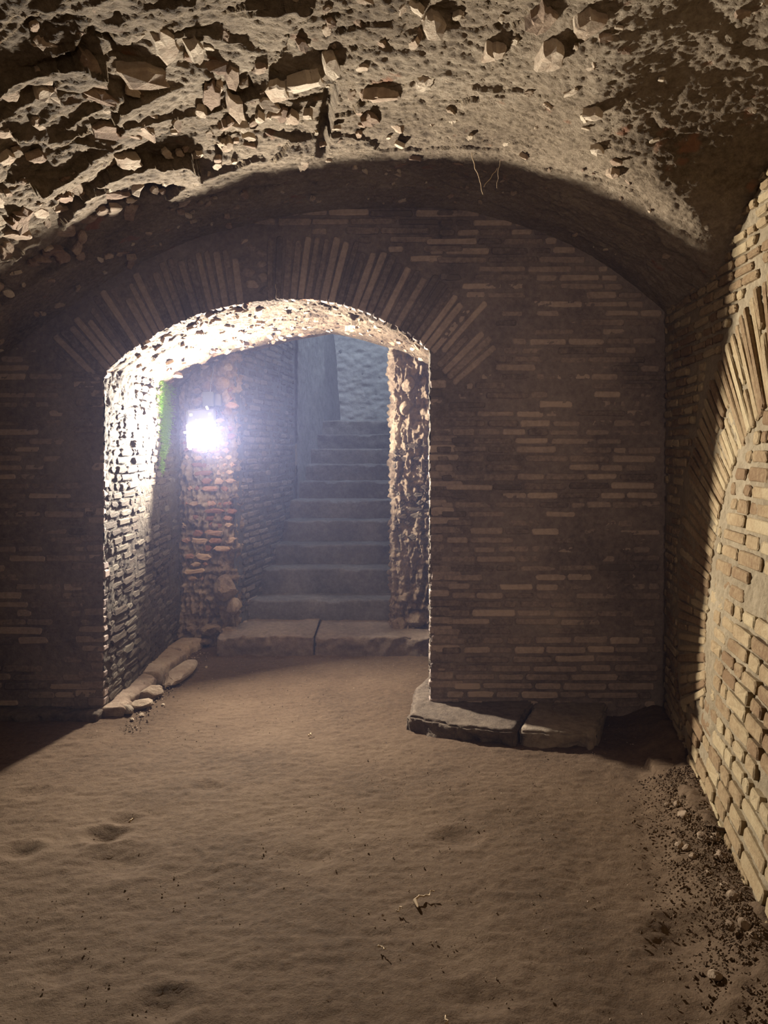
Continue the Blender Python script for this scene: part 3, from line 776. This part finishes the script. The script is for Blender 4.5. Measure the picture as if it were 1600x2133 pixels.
# flat stone plinth under the right hand wall
def plate(name, outline, z0, z1, seed, mat, parent):
    bm = bmesh.new()
    V = [bm.verts.new((x, y, z1)) for x, y in outline]
    top = bm.faces.new(V)
    r = bmesh.ops.extrude_face_region(bm, geom=[top])
    for v in [g for g in r['geom'] if isinstance(g, bmesh.types.BMVert)]: v.co.z = z0
    bmesh.ops.recalc_face_normals(bm, faces=bm.faces)
    bmesh.ops.bevel(bm, geom=[e for e in bm.edges], offset=0.012, segments=2, affect='EDGES')
    bmesh.ops.triangulate(bm, faces=bm.faces)
    for _ in range(4): bmesh.ops.subdivide_edges(bm, edges=[e for e in bm.edges if e.calc_length() > 0.035], cuts=1); bmesh.ops.triangulate(bm, faces=bm.faces)
    A = np.array([tuple(v.co) for v in bm.verts]); d = 0.012 * fbm(A, 7, 3, seed) + 0.006 * fbm(A, 26, 3, seed + 2)
    low = smoothstep(z1, z0, A[:, 2])
    for v, q, l in zip(bm.verts, d, low): v.co.x += q * 1.5; v.co.y += q * (1 + 3 * l); v.co.z += q * .5
    for q in bm.faces: q.smooth = True
    me = bpy.data.meshes.new(name); bm.to_mesh(me); bm.free()
    return link(name, me, mat, parent)
trim_3 = link('trim_3', None, kind='structure')
def fl(px, py, z=0.085): return floor_px(px, py, z)
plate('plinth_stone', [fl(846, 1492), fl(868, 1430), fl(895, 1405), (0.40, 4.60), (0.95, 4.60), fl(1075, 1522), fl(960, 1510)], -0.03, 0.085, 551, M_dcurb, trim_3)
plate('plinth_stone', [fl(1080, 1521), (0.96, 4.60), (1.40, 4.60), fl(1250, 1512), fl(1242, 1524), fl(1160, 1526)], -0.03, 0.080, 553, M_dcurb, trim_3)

# ------------------------------------------------------------------ loose stones
ORD = ['first', 'second', 'third', 'fourth', 'fifth', 'sixth', 'seventh', 'eighth', 'ninth', 'tenth', 'eleventh', 'twelfth', 'thirteenth', 'fourteenth', 'fifteenth', 'sixteenth', 'seventeenth', 'eighteenth']
def loose(name, x, y, z, s, seed, label, group, mat=None, cat='stone', rot=None):
    o = link(name, rock_geo(s[0], s[1], s[2], seed, 3), mat or M_curb, label=label, category=cat)
    if group: o['group'] = group
    o.location = (x, y, z); o.rotation_euler = rot or (0, 0, random.uniform(0, 3)); return o
x, y = floor_px(374, 1412)
loose('stone_block', x, y, 0.04, (.085, .27, .06), 601, 'long rounded stone block lying beside the curb near the stairs', None, M_curb, rot=(0, 0, -0.12))
x, y = floor_px(283, 1480); loose('stone', x + .02, y + .03, 0.03, (.075, .06, .045), 603, 'largest broken stone at the near end of the left curb', None)
x, y = floor_px(262, 1490); loose('stone', x, y + .02, 0.02, (.05, .045, .035), 604, 'dark rounded stone beside the left jamb foot, next to the largest broken stone', None, M_dcurb)
x, y = floor_px(320, 1455); loose('stone', x - .02, y + .02, 0.03, (.07, .09, .05), 605, 'squat stone wedged between the curb and the long block', None)
for i, (px, py, s) in enumerate([(225, 1478, .025), (240, 1483, .03), (275, 1500, .015), (295, 1492, .02), (340, 1470, .015), (430, 1392, .018)]):
    x, y = floor_px(px, py); loose('stone', x, y, s * .4, (s, s * .8, s * .6), 610 + i, 'small rubble stone by the left curb, %s counted from the left edge of the photo' % ORD[i], 'rubble stones by the left curb')
# footing and rubble under the right wall
trim_4 = link('trim_4', None, kind='structure')
def rfoot(px, py):
    x, y = floor_px(px, py, .06); return (x, y, 0.0)
curb('footing_stone', [rfoot(1372, 1570), rfoot(1440, 1640)], 0.16, 0.06, 571, M_dirt, n=90, rough=2.0, parent=trim_4)
curb('footing_stone', [rfoot(1442, 1643), rfoot(1492, 1712), rfoot(1508, 1745)], 0.17, 0.085, 575, M_dirt, n=110, rough=2.4, parent=trim_4)
rub = sorted([(1412, 1675, .022), (1425, 1700, .03), (1415, 1755, .022), (1430, 1762, .02), (1445, 1782, .018), (1465, 1750, .03), (1490, 1752, .026), (1500, 1790, .03), (1485, 1700, .02), (1530, 1875, .03), (1550, 1935, .028), (1520, 1930, .022), (1490, 2022, .022), (1568, 1960, .026), (1390, 1672, .016), (1478, 1820, .016), (1512, 1852, .022), (1440, 1630, .016)], key=lambda t: t[1])
for i, (px, py, s) in enumerate(rub):
    x, y = floor_px(px, py, .04); d = float(rw_x(y, 0)) - x
    x = min(x, float(rw_x(y, 0)) - s)
    loose('stone', x, y, 0.055 * max(0, 1 - d / .3) + s * .3, (s, s * .85, s * .7), 640 + i, 'dusty rubble stone along the right wall, %s counted from the far end' % ORD[i], 'rubble stones along the right wall', M_grit)
def gen_r(r):
    y = r.uniform(1.9, 3.6); d = abs(r.gauss(0, .13)) + .01; x = float(rw_x(y, 0)) - d
    return (x, y, 0.075 * float(smoothstep(0.30, 0.02, d)) - 0.004)
grit('rubble_grit', 2600, gen_r, 0.003, 0.010, M_dirt, None, 9, kind='stuff', label='crumbled mortar and grit banked against the right wall', category='gravel')
def gen_l(r):
    y = r.uniform(4.2, 5.9); return (-1.52 + abs(r.gauss(0, .07)) , y, 0.004)
grit('rubble_crumbs', 420, gen_l, 0.003, 0.011, M_grit, None, 10, kind='stuff', label='mortar crumbs along the curb on the left of the passage', category='gravel')

# ------------------------------------------------------------------ tubes: twigs, roots, cable
def tube(name, pts, r0, r1, mat, parent=None, sides=6, **pr):
    V, Fs = [], []
    pts = [Vector(p) for p in pts]
    for i, p in enumerate(pts):
        t_ = (pts[min(i + 1, len(pts) - 1)] - pts[max(i - 1, 0)]).normalized()
        a_ = t_.orthogonal().normalized(); b_ = t_.cross(a_); r = r0 + (r1 - r0) * i / (len(pts) - 1)
        for k in range(sides):
            g = 2 * math.pi * k / sides; V.append(tuple(p + a_ * (math.cos(g) * r) + b_ * (math.sin(g) * r)))
    for i in range(len(pts) - 1):
        for k in range(sides):
            a2 = i * sides + k; b2 = i * sides + (k + 1) % sides; Fs.append((a2, b2, b2 + sides, a2 + sides))
    me = mesh_np(name, V, Fs)
    return link(name, me, mat, parent, **pr)
def wob(a, b, n, amp, seed, sag=0):
    r = random.Random(seed); a, b = Vector(a), Vector(b); o = []
    for i in range(n):
        t_ = i / (n - 1); p = a.lerp(b, t_) + Vector((r.uniform(-amp, amp), r.uniform(-amp, amp), r.uniform(-amp, amp))) * (0 if i in (0, n - 1) else 1)
        p.z -= sag * math.sin(math.pi * t_); o.append(p)
    return o
def at_px(px, py, Y): x, z = atb(px, py, Y); return Vector((x, Y, z))
root = link('hanging_root', None, label='thin pale forked root hanging from the vault at the shadow edge', category='root')
tube('main_root', wob(at_px(982, 318, 3.55), at_px(1006, 405, 3.55), 9, .004, 1), .0022, .0014, M_twig, root)
tube('side_root', wob(at_px(1008, 390, 3.55), at_px(1036, 350, 3.55), 7, .004, 2), .0014, .001, M_twig, root)
tube('side_root', wob(at_px(1042, 333, 3.55), at_px(1035, 392, 3.55), 7, .004, 3), .0012, .001, M_twig, root)
tube('hanging_fibre', wob(at_px(574, 592, YB - .03), at_px(577, 626, YB - .03), 6, .003, 4), .0022, .0014, M_twig, None, label='short pale fibre hanging over the crown of the arch', category='root')
def floor_twig(a, b, r, seed, label, name='twig', bend=.006):
    xa_, ya_ = floor_px(*a, .01); xb_, yb_ = floor_px(*b, .01)
    t_ = link(name, None, label=label, category='twig'); t_.location = (xa_, ya_, 0.012)
    pts = [p - t_.location for p in wob((xa_, ya_, .014), (xb_, yb_, .020), 8, bend, seed)]
    tube('stem', pts, r, r * .7, M_twig, t_); return t_
t1 = floor_twig((864, 1876), (905, 1862), .0035, 5, 'broken crooked twig on the floor at lower centre right')
tube('knot', [Vector((0, 0, 0)), Vector((.006, -.02, -.002)), Vector((.010, -.035, -.004))], .008, .004, M_twig, t1)
floor_twig((788, 1972), (803, 1984), .003, 6, 'short bent twig on the floor near the bottom centre')
floor_twig((827, 1898), (838, 1897), .0028, 7, 'tiny pale stick just below the crooked twig')
floor_twig((928, 2133), (930, 2122), .003, 8, 'pale splinter at the very bottom edge of the floor')
floor_twig((271, 1714), (278, 1709), .004, 12, 'tiny white chip of straw beside the left footprint')
floor_twig((642, 1534), (650, 1532), .004, 13, 'yellowish straw chip on the floor before the arch')

# ------------------------------------------------------------------ moss
def moss(name, n, seed, label):
    r = random.Random(seed); V, Fs = [], []
    for _ in range(n):
        t_ = min(1.0, max(0.0, r.gauss(.42, .30))); py = 796 + t_ * 175 + r.gauss(0, 8); yc = 5.70 - 0.25 * max(0, t_ - .55)
        y = yc - .02 + r.gauss(0, .10) * (1.15 - t_ * .8) + .03 * math.sin(t_ * 19); z = HC + (HY - py) / F * 5.6
        x = float(P_jl(np.array([y]), np.array([z]))[0][0]) + .006
        if y > YP - .05: continue
        c = Vector((x, y, z)); L = r.uniform(.012, .028); wv = r.uniform(.002, .005)
        d = Vector((r.uniform(.5, 1), r.uniform(-.7, .7), r.uniform(-.8, .6))).normalized(); s = d.orthogonal().normalized()
        k = len(V); V += [tuple(c - s * wv), tuple(c + s * wv), tuple(c + d * L)]; Fs.append((k, k + 1, k + 2))
    return link(name, mesh_np(name, V, Fs, False), M_moss, None, kind='stuff', label=label, category='moss')
moss('moss_patch', 3600, 4, 'bright green moss growing on the passage wall beside the floodlight')

# ------------------------------------------------------------------ floodlight, junction box, cable
def bxo(name, sx, sy, sz, mat, parent, loc=(0, 0, 0), rot=(0, 0, 0), bev=.006, **pr):
    bm = bmesh.new(); bmesh.ops.create_cube(bm, size=1)
    for v in bm.verts: v.co.x *= sx; v.co.y *= sy; v.co.z *= sz
    if bev: bmesh.ops.bevel(bm, geom=list(bm.edges), offset=bev, segments=3, affect='EDGES')
    for f_ in bm.faces: f_.smooth = False
    me = bpy.data.meshes.new(name); bm.to_mesh(me); bm.free()
    o = link(name, me, mat, parent, **pr); o.location = loc; o.rotation_euler = rot; return o
fl_ = link('floodlight', None, label='grey rectangular floodlight with a glowing white pane hung on the left pier', category='lamp')
fl_.location = LAMP + Vector((0, 0.03, 0)); fl_.rotation_euler = (math.radians(-8), math.radians(-3), math.radians(8))
S = 5.68 / F                                   # metres per photo pixel at the lamp
bxo('housing', 60 * S, .05, 78 * S, M_grey, fl_, (0, .03, 20 * S), bev=.012)
h2 = bxo('heat_sink', 50 * S, .04, 60 * S, M_grey, fl_, (0, .068, 20 * S), bev=.006)
for k in range(6): bxo('fin', .006, .03, 52 * S, M_grey, fl_, ((-20 + 8 * k) * S, .095, 20 * S), bev=.001)
pn = bxo('light_pane', 60 * S, .012, 50 * S, M_pane, fl_, (0, -.001, 2 * S), bev=.005)
bxo('pane_clip', 7 * S, .02, 5 * S, M_metal, fl_, (-33 * S, 0, 10 * S), bev=.002)
bxo('pane_clip', 7 * S, .02, 5 * S, M_metal, fl_, (32 * S, 0, 10 * S), bev=.002)
bxo('pane_clip', 7 * S, .02, 5 * S, M_metal, fl_, (-24 * S, 0, -25 * S), bev=.002)
for sx in (-20, 19): bxo('indicator_light', 6 * S, .006, 5 * S, M_led, fl_, (sx * S, .001, 47 * S), bev=.001)
bxo('logo_mark', 8 * S, .003, 4 * S, M_print, fl_, (-8 * S, .003, 35 * S), (0, .5, 0), bev=0)
bxo('logo_lettering', 18 * S, .003, 1.3 * S, M_print, fl_, (5 * S, .003, 36.2 * S), (0, .08, 0), bev=0)
bxo('logo_lettering', 16 * S, .003, 1.0 * S, M_print, fl_, (7 * S, .003, 33.8 * S), (0, .08, 0), bev=0)
tube('bracket', [Vector((-28 * S, .04, 44 * S)), Vector((-22 * S, .05, 58 * S)), Vector((0, .07, 64 * S)), Vector((22 * S, .05, 58 * S)), Vector((28 * S, .04, 44 * S))], .006, .006, M_grey, fl_)
bxo('bracket_bolt', 5 * S, .02, 9 * S, M_metal, fl_, (14 * S, .0, 60 * S), (0, -.4, 0), bev=.002)
tube('bracket_arm', [Vector((0, .07, 60 * S)), Vector((.02, .22, 66 * S)), Vector((.02, .34, 66 * S))], .012, .012, M_grey, fl_)
jb = link('junction_box', None, label='small grey junction box above the floodlight on the pier', category='box')
jx, jz = atb(436, 832, 5.98); jb.location = (jx, 5.99, jz)
bxo('box_body', 22 * S * 1.06, .09, 29 * S * 1.08, M_dgrey, jb, (0, 0, 0), bev=.005)
bxo('box_lid', 23 * S * 1.06, .012, 30 * S * 1.08, M_dgrey, jb, (0, -.048, 0), bev=.004)
bxo('side_plate', 13 * S, .05, 26 * S, M_grey, jb, (18 * S, .02, -1 * S), bev=.004)
tube('power_cable', wob((jx + .01, 5.97, jz + .06), (jx + .03, 6.04, 2.36), 10, .006, 40), .004, .004, M_grey, None, label='thin grey cable rising from the junction box to the soffit', category='cable')

# ------------------------------------------------------------------ bluish scatter volume added to imitate lens glare around the lamp
hz = bpy.data.materials.new('glare_scatter'); hz.use_nodes = True
nt = hz.node_tree; nt.nodes.remove(nt.nodes['Principled BSDF'])
vs_ = nt.nodes.new('ShaderNodeVolumeScatter'); vs_.inputs['Color'].default_value = (0.50, 0.56, 1.0, 1); vs_.inputs['Density'].default_value = 0.014; vs_.inputs['Anisotropy'].default_value = 0.0
nt.links.new(vs_.outputs[0], nt.nodes['Material Output'].inputs['Volume'])
bm = bmesh.new(); bmesh.ops.create_cube(bm, size=1)
for v in bm.verts: v.co.x = v.co.x * 5.6 - 0.8; v.co.y = v.co.y * 6.6 + 6.6; v.co.z = v.co.z * 4.6 + 2.0
me = bpy.data.meshes.new('lens_glare'); bm.to_mesh(me); bm.free()
link('lens_glare', me, hz, kind='stuff', label='faint bluish scatter volume added to imitate lens glare around the floodlight', category='lens_glare')
